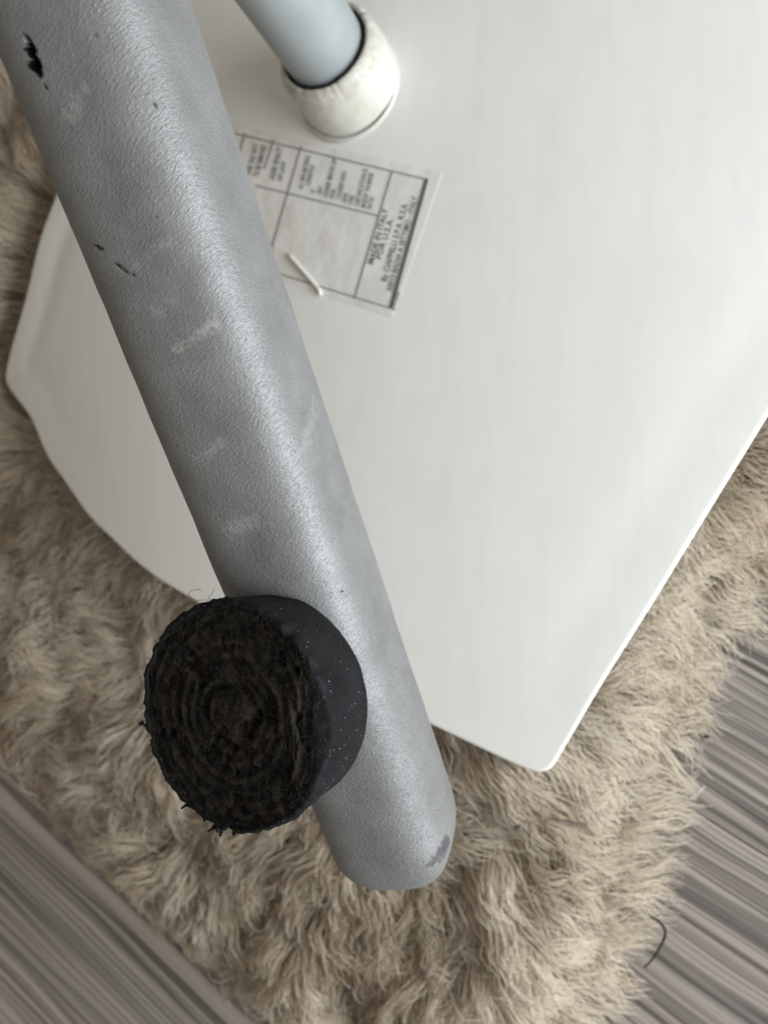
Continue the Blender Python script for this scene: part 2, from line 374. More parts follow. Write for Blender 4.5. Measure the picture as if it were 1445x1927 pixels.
# ------------------------------------------------------------------ legs
def axis(L0, L1, R0, R1, rad):
    nl = nz(np.cross(ray(*L0), ray(*L1))); nrr = nz(np.cross(ray(*R0), ray(*R1))); d = nz(np.cross(nl, nrr))
    if d[1] > 0: d = -d
    a = nz(np.cross(nl, d)); b = nz(np.cross(nrr, d)); a = a if a[2] < 0 else -a; b = b if b[2] < 0 else -b
    return nz(a+b)*rad/math.sin(math.acos(a@b)/2), d
silver = mat_silver(); RT = 15.0
c1, d1 = axis((-32, 0), (593, 1514), (354, 0), (805, 1358), RT)
e1 = nz(np.cross(d1, [0, 0, 1.])); e2 = np.cross(e1, d1)            # e2 faces the lens, e1 across
e1 = e1 if e1[0] > 0 else -e1
def end_param(y):
    s = np.linspace(-150, 250, 8001); return s[np.argmin(abs(proj(c1+s[:, None]*d1)[:, 1]-y))]
S0, S1 = -128.0, end_param(1624)
CAPL = 16.0
ns = 620; nt = 260
ss = np.concatenate([np.linspace(S0, S1-CAPL, ns), S1-CAPL+CAPL*np.sin(np.linspace(0, np.pi/2, 60))[1:]])
th = np.linspace(-np.pi, np.pi, nt, endpoint=False)               # 0 faces the lens
tt = np.clip((ss-(S1-CAPL))/CAPL, 0, 1); rr = RT*np.maximum(1-tt**2.7, 1e-6)**(1/2.7); rr[-1] = 0.02
SG, TG = np.meshgrid(ss, th, indexing='ij')
def tube_uv(x, y):
    r = ray(x, y); a = r-(r@d1)*d1; o = -(c1-(c1@d1)*d1)
    A = a@a; B = 2*a@o; C = o@o-RT*RT; t = (-B-math.sqrt(max(B*B-4*A*C, 0)))/(2*A); p = r*t
    s = (p-c1)@d1; w = p-c1-s*d1; return s, math.atan2(w@e1, w@e2)
def seg_dist(a, b):
    """distance in mm on the leather from the stroke a-b (given as picture positions)"""
    sa, ta = tube_uv(*a); sb, tb = tube_uv(*b); A = np.array([sa, ta*RT]); B = np.array([sb, tb*RT])
    P = np.stack([SG, TG*RT], -1); ab = B-A; t = np.clip(((P-A)@ab)/(ab@ab), 0, 1)
    return np.linalg.norm(P-(A+t[..., None]*ab), axis=-1), t
PN = np.stack([SG, TG*RT], -1)
gash = np.zeros(SG.shape); dep = np.zeros(SG.shape); scuff = np.zeros(SG.shape)
def cut(a, b, w, depth):
    d, t = seg_dist(a, b); wv = w*(0.35+0.65*np.sin(np.pi*np.clip(t, 0.02, 0.98)))*(1+0.35*fbm(PN*1.3, 3))
    k = 1-sst(wv*0.55, wv*1.1, d); return 1-sst(wv*1.25, wv*1.8, d), depth*k+0.25*depth*np.exp(-(np.maximum(d-wv, 0)/0.5)**2)*(k < 1)*0
for a, b, w, dp in (((48, 76), (58, 108), 0.72, 1.3), ((56, 104), (70, 138), 0.85, 1.3), ((43, 66), (52, 82), 0.25, .5), ((211, 493), (228, 510), 0.17, 0.5), ((228, 510), (250, 522), 0.10, 0.3), ((181, 462), (191, 468), 0.2, 0.5),
                    ((72, 145), (90, 178), 0.07, 0.2), ((289, 200), (294, 204), 0.17, 0.3), ((638, 1110), (641, 1114), .17, .2), ((566, 1138), (570, 1142), .2, .2)):
    k, dq = cut(a, b, w, dp); gash = np.maximum(gash, k); dep = np.maximum(dep, dq)
d, t = seg_dist((43, 62), (75, 142)); dep -= 0.0*np.exp(-((d-1.3)/0.55)**2)*(np.abs(t-0.5) < 0.49)     # torn rim standing up
def smear(a, b, w, amt):
    global scuff
    d, t = seg_dist(a, b); f = (1-sst(w*0.3, w, d+0.9*fbm(PN*0.9, 9)))*sst(-0.1, 0.45, 0.55+fbm(PN*np.array([2.2, 1.2]), 21)); scuff = np.maximum(scuff, amt*np.clip(f, 0, 1))
smear((405, 610), (330, 660), 1.3, 0.32); smear((400, 612), (345, 640), 0.7, 0.42); smear((320, 560), (290, 590), 1.3, 0.2); smear((420, 830), (370, 870), 1.0, 0.2)
smear((470, 985), (430, 1000), 2.2, 0.25); smear((160, 170), (120, 215), 1.2, 0.22); smear((330, 440), (250, 500), 1.0, 0.18); smear((600, 760), (570, 840), 2.4, 0.2)
wornd = np.zeros(SG.shape)
for a, b, w in (((814, 1616), (842, 1582), 1.5), ((826, 1612), (846, 1586), 1.6), ((808, 1622), (822, 1608), 0.9)):
    try:
        dd, t = seg_dist(a, b)
    except ValueError: continue
    wornd = np.maximum(wornd, 1-sst(w*0.7, w*1.15, dd+0.6*fbm(PN*np.array([1.0, 2.0]), 31)))
sq = 3.1; ta = TG-math.radians(24)-math.pi/4; sec = (np.abs(np.cos(ta))**sq+np.abs(np.sin(ta))**sq)**(-1/sq)/1.065
rad = rr[:, None]*sec-dep*(rr[:, None]/RT)+0.10*fbm(PN*0.10, 4)*(rr[:, None]/RT)
V = c1+SG[..., None]*d1+rad[..., None]*(np.cos(TG)[..., None]*e2+np.sin(TG)[..., None]*e1)
grainamt = 0.8+0.45*sst(40, 130, SG)+0.15*fbm(PN*0.05, 5)
leg = mesh('leg', V.reshape(-1, 3), gridfaces(len(ss), nt), silver, chair, uv=PN.reshape(-1, 2),
           attrs={'gash': gash.ravel(), 'scuff': scuff.ravel(), 'worn': wornd.ravel(), 'grain': grainamt.ravel()})
leg['label'] = 'silver grained leather leg with a torn black nick and a scuffed rounded end'

grey = mat_grey_tube(); collar_m = mat_collar(); black = flat('dark_gap_shade', (0.02, 0.016, 0.012), 0.9)  # near-black colour stands in for the shade inside the collar gap
R2 = 13.5
c2, d2 = axis((441, 0), (536, 126), (651, 0), (679, 48), R2)
def leg2(c, dd, name_extra=None, end_y=86):
    s = np.linspace(0, 330, 6601); pr = proj(c+s[:, None]*dd); sr = s[np.argmin(abs(pr[:, 1]-end_y))]      # rim of the collar
    pts = c+s[:, None]*dd; hgt = pts@SEAT_N+SEAT_D; q = np.stack([pts@su, pts@sv], -1)
    sb = s[np.argmin(abs(hgt-4.6))]
    a = nz(np.cross(dd, [0, 1., 0.2])); b = np.cross(dd, a)
    return sr, sb, a, b
sr, sb, a2, b2 = leg2(c2, d2)
n = 96; th = np.linspace(0, 2*np.pi, n, endpoint=False)
def lathe(c, dd, a, b, prof, n=96, wob=None):
    """prof rows: (distance along axis, radius)"""
    th = np.linspace(0, 2*np.pi, n, endpoint=False); prof = np.asarray(prof, float)
    r = np.repeat(prof[:, 1:2], n, 1); s = np.repeat(prof[:, 0:1], n, 1)
    if wob is not None: r, s = wob(r, s, th)
    return c+s[..., None]*dd+r[..., None]*(np.cos(th)[None, :, None]*a+np.sin(th)[None, :, None]*b)
start = sr-105
V = lathe(c2, d2, a2, b2, [(start+0.5, 0.01), (start, R2-1), (start+1, R2)]+[(s, R2) for s in np.linspace(start+3, sb+1, 24)])
mesh('leg', V.reshape(-1, 3), gridfaces(len(V), n), grey, chair, attrs=None)['label'] = 'smooth grey tube leg standing in a white collar'
# collar: rim chipped, base flared with a fine joint line, set a touch off the tube so a dark gap shows
gapdir = nz(-ray(690, 150)+ray(600, 40)); gapdir = nz(gapdir-(gapdir@d2)*d2)
coff = c2-0.9*gapdir
Rc = R2*1.31
def wob(r, s, th):
    ch = 0.16*fbm(np.stack([np.cos(th)*9, np.sin(th)*9], -1), 12, 4); s = s.copy(); r = r.copy()
    for i in range(len(r)):
        if 3 <= i <= 8: s[i] += ch*1.3; r[i] -= np.maximum(ch, 0)*0.9
    r += 0.12*fbm(np.stack([s*0.3, np.cos(th)[None]*4+0*s, np.sin(th)[None]*4+0*s], -1), 5)
    return r, s
prof = [(sr+8, R2+0.2), (sr+3.5, R2+0.9), (sr+1.0, R2+1.1), (sr+0.3, R2+1.3), (sr-0.2, R2+1.9), (sr+0.1, R2+2.6), (sr+0.9, R2+3.3), (sr+2.0, Rc-0.2), (sr+3.5, Rc)]
prof += [(s, Rc+0.7*k) for s, k in zip(np.linspace(sr+6, sb-3.6, 9), np.linspace(0.1, 1, 9))]
prof += [(sb-3.0, Rc+0.7), (sb-1.8, Rc+0.7), (sb-0.6, Rc+0.7), (sb+1.2, Rc+0.7), (sb+2.6, Rc+0.5)]
V = lathe(coff, d2, a2, b2, prof, 160, wob); ed = np.zeros(V.shape[:2]); ed[2:9] = 1; ed[9] = 0.4
collar = mesh('collar', V.reshape(-1, 3), gridfaces(len(V), 160), collar_m, chair, attrs={'edge': ed.ravel()})
V = lathe(coff, d2, a2, b2, [(sr+3, R2-0.6), (sr+0.7, R2-0.4), (sr+0.7, R2+1.5), (sr+3, R2+1.7)], 120, lambda r, s, th: (r, s+0.3*fbm(np.stack([np.cos(th)*14, np.sin(th)*14], -1), 2)[None]))
bp = on_seat(np.array(656.), np.array(166.)); th = np.linspace(0, 2*np.pi, 120, endpoint=False)
disc = [(18.9, -1.2), (18.9, 1.0), (18.75, 1.45), (18.4, 1.75), (17.9, 1.8), (17.6, 1.45), (17.3, 1.45), (17.0, 1.9), (12.0, 2.2)]
Vd = np.stack([bp+h_*SEAT_N+r_*(np.cos(th)[:, None]*su+np.sin(th)[:, None]*sv) for r_, h_ in disc]); mesh('base_ring', Vd.reshape(-1, 3), gridfaces(len(disc), 120), collar_m, collar, attrs={'edge': np.zeros(len(disc)*120)})
mesh('gap_shade', V.reshape(-1, 3), gridfaces(len(V), 120), black, collar)  # added dark ring, shade of the gap between tube and collar

# ------------------------------------------------------------------ rubber foot
FS, FPHI, FH, FR, FT = 84.2551, 0.51417666, 36.71, 19.9, -0.44623
ee1 = nz(np.cross(d1, [0, 0, 1.])); ee2 = np.cross(ee1, d1)
u0 = math.cos(FPHI)*ee2+math.sin(FPHI)*ee1; fu = nz(u0+FT*d1)
fw = nz(np.cross(d1, fu)); fv = np.cross(fu, fw); f0 = c1+FS*d1
rubber = mat_rubber_side(); tread_m = mat_rubber_face()
nth = 240
_tt = np.linspace(0, 2*np.pi, nth, endpoint=False); _pr = proj(f0+36*fu+FR*(np.cos(_tt)[:, None]*fw+np.sin(_tt)[:, None]*fv)); _dd = _pr-_pr.mean(0)
_ang = np.arctan2(_dd[:, 1], _dd[:, 0]); wornk = np.exp(-((_ang-0.15)/0.55)**2)        # rim worn down to a bevel on one side
def fwob(r, s, th):
    P = np.stack([np.cos(th)*3, np.sin(th)*3], -1); k = fbm(P, 40, 4)
    s = s-np.clip(s-33.8, 0, 9)*0.85*wornk[None]; r = r-np.where(np.arange(len(r))[:, None] > 17, 0.9, 0)*wornk[None]*sst(33, 35.5, s+wornk[None])
    nrw = len(r); r = r-np.where(np.arange(nrw)[:, None] == nrw-1, 2.6, 0)*wornk[None]; jag = fbm(np.stack([np.cos(th)*14, np.sin(th)*14], -1), 77, 4); r = r+np.where(np.arange(nrw)[:, None] >= nrw-5, 0.42, np.where(np.arange(nrw)[:, None] >= nrw-7, 0.15, 0))*jag[None]*(1-wornk)[None]; s = s+np.where(np.arange(nrw)[:, None] >= nrw-4, 0.35, 0)*(1-wornk)[None]*fbm(np.stack([np.cos(th)*17, np.sin(th)*17], -1), 78, 3)[None]
    return r+0.10*k[None]+0.10*fbm(np.stack([0*r+np.cos(th)*7, 0*r+np.sin(th)*7, s*0.3], -1), 44), s
prof = [(4.0, 8.5), (12, 8.6), (20.2, 9.0), (20.6, 11), (20.9, FR-1.6), (21.3, FR-0.9), (22.0, FR-0.55)]+[(h, FR-0.5+0.7*(h-22)/11) for h in np.linspace(22.8, 33.6, 12)]+[(34.6, FR+0.35), (35.6, FR+0.4), (36.3, FR+0.05), (36.5, FR-0.35), (36.4, FR-0.7), (36.0, FR-0.9)]
V = lathe(f0, fu, fw, fv, prof, nth, fwob)
foot = mesh('rubber_foot', V.reshape(-1, 3), gridfaces(len(V), nth), rubber, chair, attrs={'bevel': (np.where(np.arange(len(V))[:, None] >= len(V)-4, 1.0, 0.0)*wornk[None]).ravel()})
foot['label'] = 'black worn rubber foot cap with ringed lint covered tread'
rr_ = np.linspace(FR-0.55, 0.01, 110); thf = np.linspace(0, 2*np.pi, 300, endpoint=False)
RR, TT = np.meshgrid(rr_, thf, indexing='ij')
XY = np.stack([RR*np.cos(TT), RR*np.sin(TT)], -1)
wrp = RR+0.45*fbm(XY*0.25, 50)
prof_h = np.zeros(RR.shape); ridge = np.zeros(RR.shape)
for rc, w, a in ((4.2, 0.38, 0.7), (6.6, 0.5, 0.5), (8.7, 0.5, 0.5), (10.9, 0.55, 0.55), (13.2, 0.55, 0.5), (15.6, 0.5, 0.4), (17.6, 0.4, 0.3)):
    rg = a*np.exp(-((wrp-rc)/w)**2)*np.clip(0.62+0.8*fbm(XY*0.26, int(rc*10)), 0.28, 1.15); ridge = np.maximum(ridge, rg/0.75); prof_h += 0.95*a*np.exp(-((wrp-rc)/w)**2)*np.clip(0.62+0.8*fbm(XY*0.26, int(rc*10)), 0.28, 1.15)
prof_h += -0.9*sst(5.6, 4.6, -wrp+10)*0+0.55*sst(4.4, 3.6, wrp)*0+0.5*(1-sst(3.6, 4.3, wrp))-0.55*np.exp(-((wrp-5.7)/0.8)**2)
prof_h += 0.13*fbm(XY*0.8, 60, 4)+0.12*fbm(XY*2.6, 63, 3)-0.25
prof_h -= 0.9*sst(0.25, 0.7, fbm(XY*0.33, 71, 3))*sst(19, 17, RR)
prof_h = prof_h-0.9*wornk[(np.arange(300)*nth//300)][None]*sst(14.5, 18.5, RR)
XY = XY*(1-0.17*wornk[(np.arange(300)*nth//300)][None]*sst(12, 18.5, RR))[..., None]
V = f0+(36.2+prof_h)[..., None]*fu+XY[..., 0:1]*fw+XY[..., 1:2]*fv
mesh('tread', V.reshape(-1, 3), gridfaces(len(rr_), 300), tread_m, foot, attrs={'ridge': np.clip(ridge+0.5*(1-sst(3.4, 4.2, wrp)), 0, 1).ravel()})
def strands(P, rad, n=3, tint=None):
    """P (S,K,3) polylines, rad (S,K) -> joined fine tubes"""
    t = np.gradient(P, axis=1); t /= np.linalg.norm(t, axis=2, keepdims=True)+1e-12
    ref = np.array([0.21, 0.93, 0.31]); a = np.cross(t, ref); a /= np.linalg.norm(a, axis=2, keepdims=True)+1e-9; b = np.cross(t, a)
    th = np.arange(n)*2*np.pi/n
    V = P[:, :, None]+rad[:, :, None, None]*(np.cos(th)[:, None]*a[:, :, None]+np.sin(th)[:, None]*b[:, :, None])
    Sn, Kn = P.shape[:2]; base = gridfaces(Kn, n); f = (base[None]+(np.arange(Sn)*Kn*n)[:, None, None]).reshape(-1, 4)
    at = None if tint is None else np.repeat(tint, Kn*n)
    return V.reshape(-1, 3), f, at
# lint caught in the tread and round its rim
def lint(cnt, rlo, rhi, lmm, r0, seed, up=0.35, rimw=0.0):
    g_ = np.random.default_rng(seed); rad0 = np.sqrt(g_.uniform(rlo**2, rhi**2, cnt)); ph = g_.uniform(0, 2*np.pi, cnt)
    p = np.stack([rad0*np.cos(ph), rad0*np.sin(ph)], -1); dr = g_.uniform(0, 2*np.pi, cnt) if rimw == 0 else ph+g_.normal(0, 0.9, cnt)
    L = g_.uniform(0.4, 1, cnt)*lmm; K = 6; cv = g_.normal(0, 0.9, cnt); pts = []; hz = g_.uniform(0.1, 0.7, cnt); q = p.copy(); a = dr.copy()
    for k in range(K):
        pts.append(f0+(35.9+hz+up*np.sin(np.pi*k/(K-1))*L*0.3)[:, None]*fu+q[:, 0:1]*fw+q[:, 1:2]*fv)
        q = q+np.stack([np.cos(a), np.sin(a)], -1)*(L/(K-1))[:, None]; a = a+cv/(K-1)*1.6
    P = np.stack(pts, 1); return P, np.full((cnt, K), r0)*g_.uniform(0.6, 1.3, (cnt, 1))
P1, r1 = lint(520, 0, FR-1.5, 2.6, 0.020, 3); P2, r2 = lint(520, FR-2.0, FR-0.1, 1.3, 0.026, 5, 0.1, 1.0)
V, f, _ = strands(np.concatenate([P1, P2]), np.concatenate([r1, r2]))
lo = mesh('lint', V, f, flat('dark_lint', (0.062, 0.052, 0.042), 0.9, 0.5, 300), foot); lo['kind'] = 'stuff'
# black torn crumbs on the rim
def crumb(px, py, n, size, seed):
    g_ = np.random.default_rng(seed); r = ray(px, py); t = ((f0+35.6*fu)@fu)/(r@fu); p0 = r*t; p0 = f0+35.2*fu+nz(p0-f0-35.6*fu)*min(np.linalg.norm(p0-f0-35.6*fu), FR+0.1); V = []; Fa = []
    for i in range(n):
        c = p0+g_.normal(0, size*0.35, 3)-nz(p0-f0-35.2*fu)*0.1; k = 10; pts = c+g_.normal(0, 1, (3, 1))*0; L = size*g_.uniform(0.6, 1.6); dv = nz(g_.normal(0, 1.0, 3)+nz(p0-f0-35.2*fu)*0.45); bend = g_.normal(0, 1, 3)*1.1
        tt_ = np.linspace(0, 1, 6)[:, None]; path = c+dv*L*tt_+bend*L*0.35*tt_**2
        v, ff = tube(path, size*np.array([.45, .5, .46, .42, .36, .24])*g_.uniform(.5, 1.2), 6); o = sum(len(x) for x in V); V.append(v+g_.normal(0, size*0.03, v.shape)); Fa += [tuple(q+o for q in fx) for fx in ff]
    return np.concatenate(V), Fa
for px, py, n_, sz, sd in ((262, 1362, 7, 1.0, 1), (256, 1358, 3, .6, 9), (410, 1572, 16, 1.1, 2), (432, 1580, 7, 0.9, 3), (300, 1218, 6, .7, 4), (296, 1480, 6, .8, 5), (345, 1538, 8, .8, 6), (624, 1168, 2, .5, 7), (282, 1400, 3, .6, 8), (272, 1290, 4, .5, 11), (318, 1510, 5, .6, 12), (370, 1555, 7, .7, 13), (350, 1160, 6, .5, 14), (392, 1143, 5, .45, 15), (322, 1190, 4, .5, 16), (447, 1578, 5, .7, 17)):
    V, Fa = crumb(px, py, n_, sz, sd); mesh('rubber_crumb', V, Fa, rubber, foot)

# ------------------------------------------------------------------ paper label stuck on the seat
paper = mat_paper(); ink = flat('printed_ink', (0.15, 0.15, 0.15), 0.6, 0.3, 1500); faint = flat('faint_ink', (0.34, 0.335, 0.325), 0.6, 0.3, 1500)
cTR, cBR, cTL, cBL = np.array([832., 325]), np.array([738., 598]), np.array([330., 209]), np.array([280., 444])
uu, vv = np.meshgrid(np.linspace(0, 1, 50), np.linspace(0, 1, 60), indexing='ij')
def bil(u, v): return ((cBL*(1-u[..., None])+cBR*u[..., None])*(1-v[..., None])+(cTL*(1-u[..., None])+cTR*u[..., None])*v[..., None])
px = bil(uu, vv)
wr = 0.10+0.18*np.exp(-(((px[..., 0]-565)/22)**2+((px[..., 1]-430)/34)**2))+0.22*np.exp(-(((px[..., 0]-622)/24)**2+((px[..., 1]-450)/30)**2))
T1 = on_seat(px[..., 0], px[..., 1], 0.02); T2 = T1+(wr[..., None])*SEAT_N
nu, nv = uu.shape
V = np.concatenate([T2.reshape(-1, 3), T1.reshape(-1, 3)]); ft = gridfaces(nu, nv, False, True); m_ = nu*nv
border = [i*nv for i in range(nu)]+[(nu-1)*nv+j for j in range(1, nv)]+[i*nv+nv-1 for i in range(nu-2, -1, -1)]+[j for j in range(nv-2, 0, -1)]
fb = [(border[i], border[(i+1) % len(border)], border[(i+1) % len(border)]+m_, border[i]+m_) for i in range(len(border))]
label = mesh('paper_label', V, [tuple(q) for q in ft]+fb, paper, chair, smooth=False)
label['label'] = 'creased printed paper label stuck under the seat'
def ribbon(p, q, w, mat, name, lift=0.32, n=48):
    p = np.array(p, float); q = np.array(q, float); t = np.linspace(0, 1, n)[:, None]; c = p+(q-p)*t; nn = nz([-(q-p)[1], (q-p)[0]])*w/2
    a = c-nn; b = c+nn; A = on_seat(a[:, 0], a[:, 1], lift); B = on_seat(b[:, 0], b[:, 1], lift); A2 = A-0.1*SEAT_N; B2 = B-0.1*SEAT_N
    V = np.stack([A, B, B2, A2], 1).reshape(-1, 3); return mesh(name, V, [tuple(x) for x in gridfaces(n, 4)]+[(0, 1, 2, 3), tuple(range(4*n-4, 4*n))[::-1]], mat, label, smooth=False)
for p, q, w, mt in (((330, 224), (805, 338), 2.8, faint), ((300, 446), (745, 583), 2.6, faint), ((738, 322), (667, 562), 3.0, faint), ((712, 406), (482, 349), 2.6, faint), ((567, 276), (506, 486), 3.0, faint),
                    ((515, 263), (498, 318), 3.0, faint), ((462, 251), (446, 300), 3.0, faint)):
    ribbon(p, q, w, mt, 'border_line')
ribbon((803, 336), (735, 580), 7.0, ink, 'border_bar', 0.34)
def text(s, start, end, up_px, hpx, mat=ink, name='printed_text'):
    cu = bpy.data.curves.new('t', 'FONT'); cu.body = s; cu.size = 1.0; cu.resolution_u = 2; cu.offset = 0.01
    o = bpy.data.objects.new('t', cu); S.collection.objects.link(o); bpy.context.view_layer.update()
    dg = bpy.context.evaluated_depsgraph_get(); me = bpy.data.meshes.new_from_object(o.evaluated_get(dg)); v = np.array([x.co[:] for x in me.vertices])
    fc = [tuple(p.vertices) for p in me.polygons]; bpy.data.objects.remove(o); bpy.data.curves.remove(cu); bpy.data.meshes.remove(me)
    w = v[:, 0].max(); start = np.array(start, float); end = np.array(end, float); up = nz(up_px)
    P = start+(end-start)*(v[:, 0:1]/w)+up*(v[:, 1:2]*hpx/0.70)
    V = on_seat(P[:, 0], P[:, 1], 0.36); return mesh(name, V, fc, mat, label, smooth=False)
UP = (-0.955, -0.28)
text('MADE IN ITALY', (702, 499), (731, 394), UP, 11)
text('FOR U.S.A.', (717, 489), (741, 412), UP, 10.5)
text('By CIAPPELLI S.P.A. R.S.A.', (727, 531), (768, 383), UP, 10.5)
text('50010 BADIA A SETTIMO - ITALY', (737, 549), (786, 371), UP, 10)
text('N.205', (744, 580), (753, 550), (-0.955, -0.28), 8)
# small print: short lines in the two side cells (reading upward like the rest)
def para(lines, x0, y0, dx, dy, hpx):
    for i, (tx, a, b) in enumerate(lines):
        bx, by = x0+dx*i, y0+dy*i; dirv = np.array([25., -100.])/103.0
        text(tx, (bx+dirv[0]*a, by+dirv[1]*a), (bx+dirv[0]*b, by+dirv[1]*b), UP, hpx)
para([('ALL NEW MATERIAL', 0, 66), ('CONSISTING', 10, 50), ('OF', 0, 6), ('100 P', 0, 16), ('CHAIR MADE OF', 0, 74), ('WOOD', 0, 18), ('COVERED WITH', 2, 56), ('PAINTED', 0, 18), ('STEEL', 0, 18), ('CERTIFICATION IS', 0, 72), ('MADE BY THE MAKER', 0, 68), ('THAT THE', 0, 24)], 569, 357, 11.8, 3.5, 8.5)
para([('UNDER PENALTY', 0, 64), ('OF LAW', 2, 40)], 516, 340, 14, 4, 9.5)
para([('THIS TAG NOT', 0, 60), ('TO BE REMOVED', 0, 62)], 472, 330, 15, 4, 10)
# torn, scuffed fold of the label, built as a pale raised stick
fold_m = flat('pale_fold', (0.74, 0.73, 0.69), 0.45, 0.1)
t = np.linspace(0, 1, 16); pa = np.stack([543+57*t, 478+66*t], -1); pb = np.stack([np.full(5, 601.)+np.linspace(0.5, 2, 5), np.linspace(547, 556, 5)], -1); pp = np.concatenate([pa, pb])
V, fc = tube(on_seat(pp[:, 0], pp[:, 1], 0.85), np.concatenate([[0.4], np.full(19, 0.68), [0.4]]), 12); mesh('torn_fold', V, fc, fold_m, label)

# ------------------------------------------------------------------ sheepskin
rugpx = np.array([(-330, 1150), (-60, 1290), (60, 1395), (150, 1500), (300, 1640), (440, 1765), (600, 1890), (760, 2010), (900, 2040), (1000, 1970), (1050, 1850), (1125, 1700), (1140, 1590), (1165, 1480), (1205, 1390), (1255, 1225),
                  (1330, 1080), (1500, 950), (1750, 600), (1800, 0), (1500, -400), (700, -500), (0, -420), (-350, -200), (-520, 300), (-480, 800)], float)
RO = floor_pt(rugpx[:, 0], rugpx[:, 1])[:, :2]
def catm(P, k):
    n = len(P); o = []
    for i in range(n):
        a, b, c, d = P[i-1], P[i], P[(i+1) % n], P[(i+2) % n]
        for t in np.arange(k)/k: o.append(0.5*((2*b)+(-a+c)*t+(2*a-5*b+4*c-d)*t*t+(-a+3*b-3*c+d)*t**3))
    return np.array(o)
RO = catm(RO, 6); rc = RO.mean(0)
rug = thing('sheepskin_rug', (rc[0], rc[1], 0.0), label='shaggy cream sheepskin rug on grey wooden floor under the upturned chair', cat='rug')
tops = [np.concatenate([rc+(RO-rc)*k, np.full((len(RO), 1), z)], 1) for k, z in ((0.985, 0.0012), (1.0, 0.0025), (0.985, 0.0055), (0.9, 0.0075), (0.6, 0.008), (0.02, 0.008))]
V = np.stack(tops).reshape(-1, 3); n_ = len(RO)
mesh('pelt', V, [tuple(q) for q in gridfaces(6, n_)]+[tuple(range(n_))[::-1], tuple(range(5*n_, 6*n_))], flat('pelt_hide', (0.40, 0.33, 0.25), 0.8, 0.3, 300), rug, world=True)
def pin_poly(q, P):
    c = np.zeros(len(q), bool)
    for a, b in zip(P, np.roll(P, -1, 0)):
        k = (a[1] > q[:, 1]) != (b[1] > q[:, 1]); c ^= k & (q[:, 0] < a[0]+(q[:, 1]-a[1])/(b[1]-a[1]+1e-15)*(b[0]-a[0]))
    return c
def poly_dist(q, P):
    A = P; B = np.roll(P, -1, 0); ab = B-A; best = np.full(len(q), 9.); bn = np.zeros((len(q), 2))
    for a, v in zip(A, ab):
        t = np.clip(((q-a)@v)/(v@v+1e-15), 0, 1); w = q-(a+t[:, None]*v); d = np.linalg.norm(w, axis=1); k = d < best; best[k] = d[k]; bn[k] = w[k]/(d[k, None]+1e-9)
    return best, bn
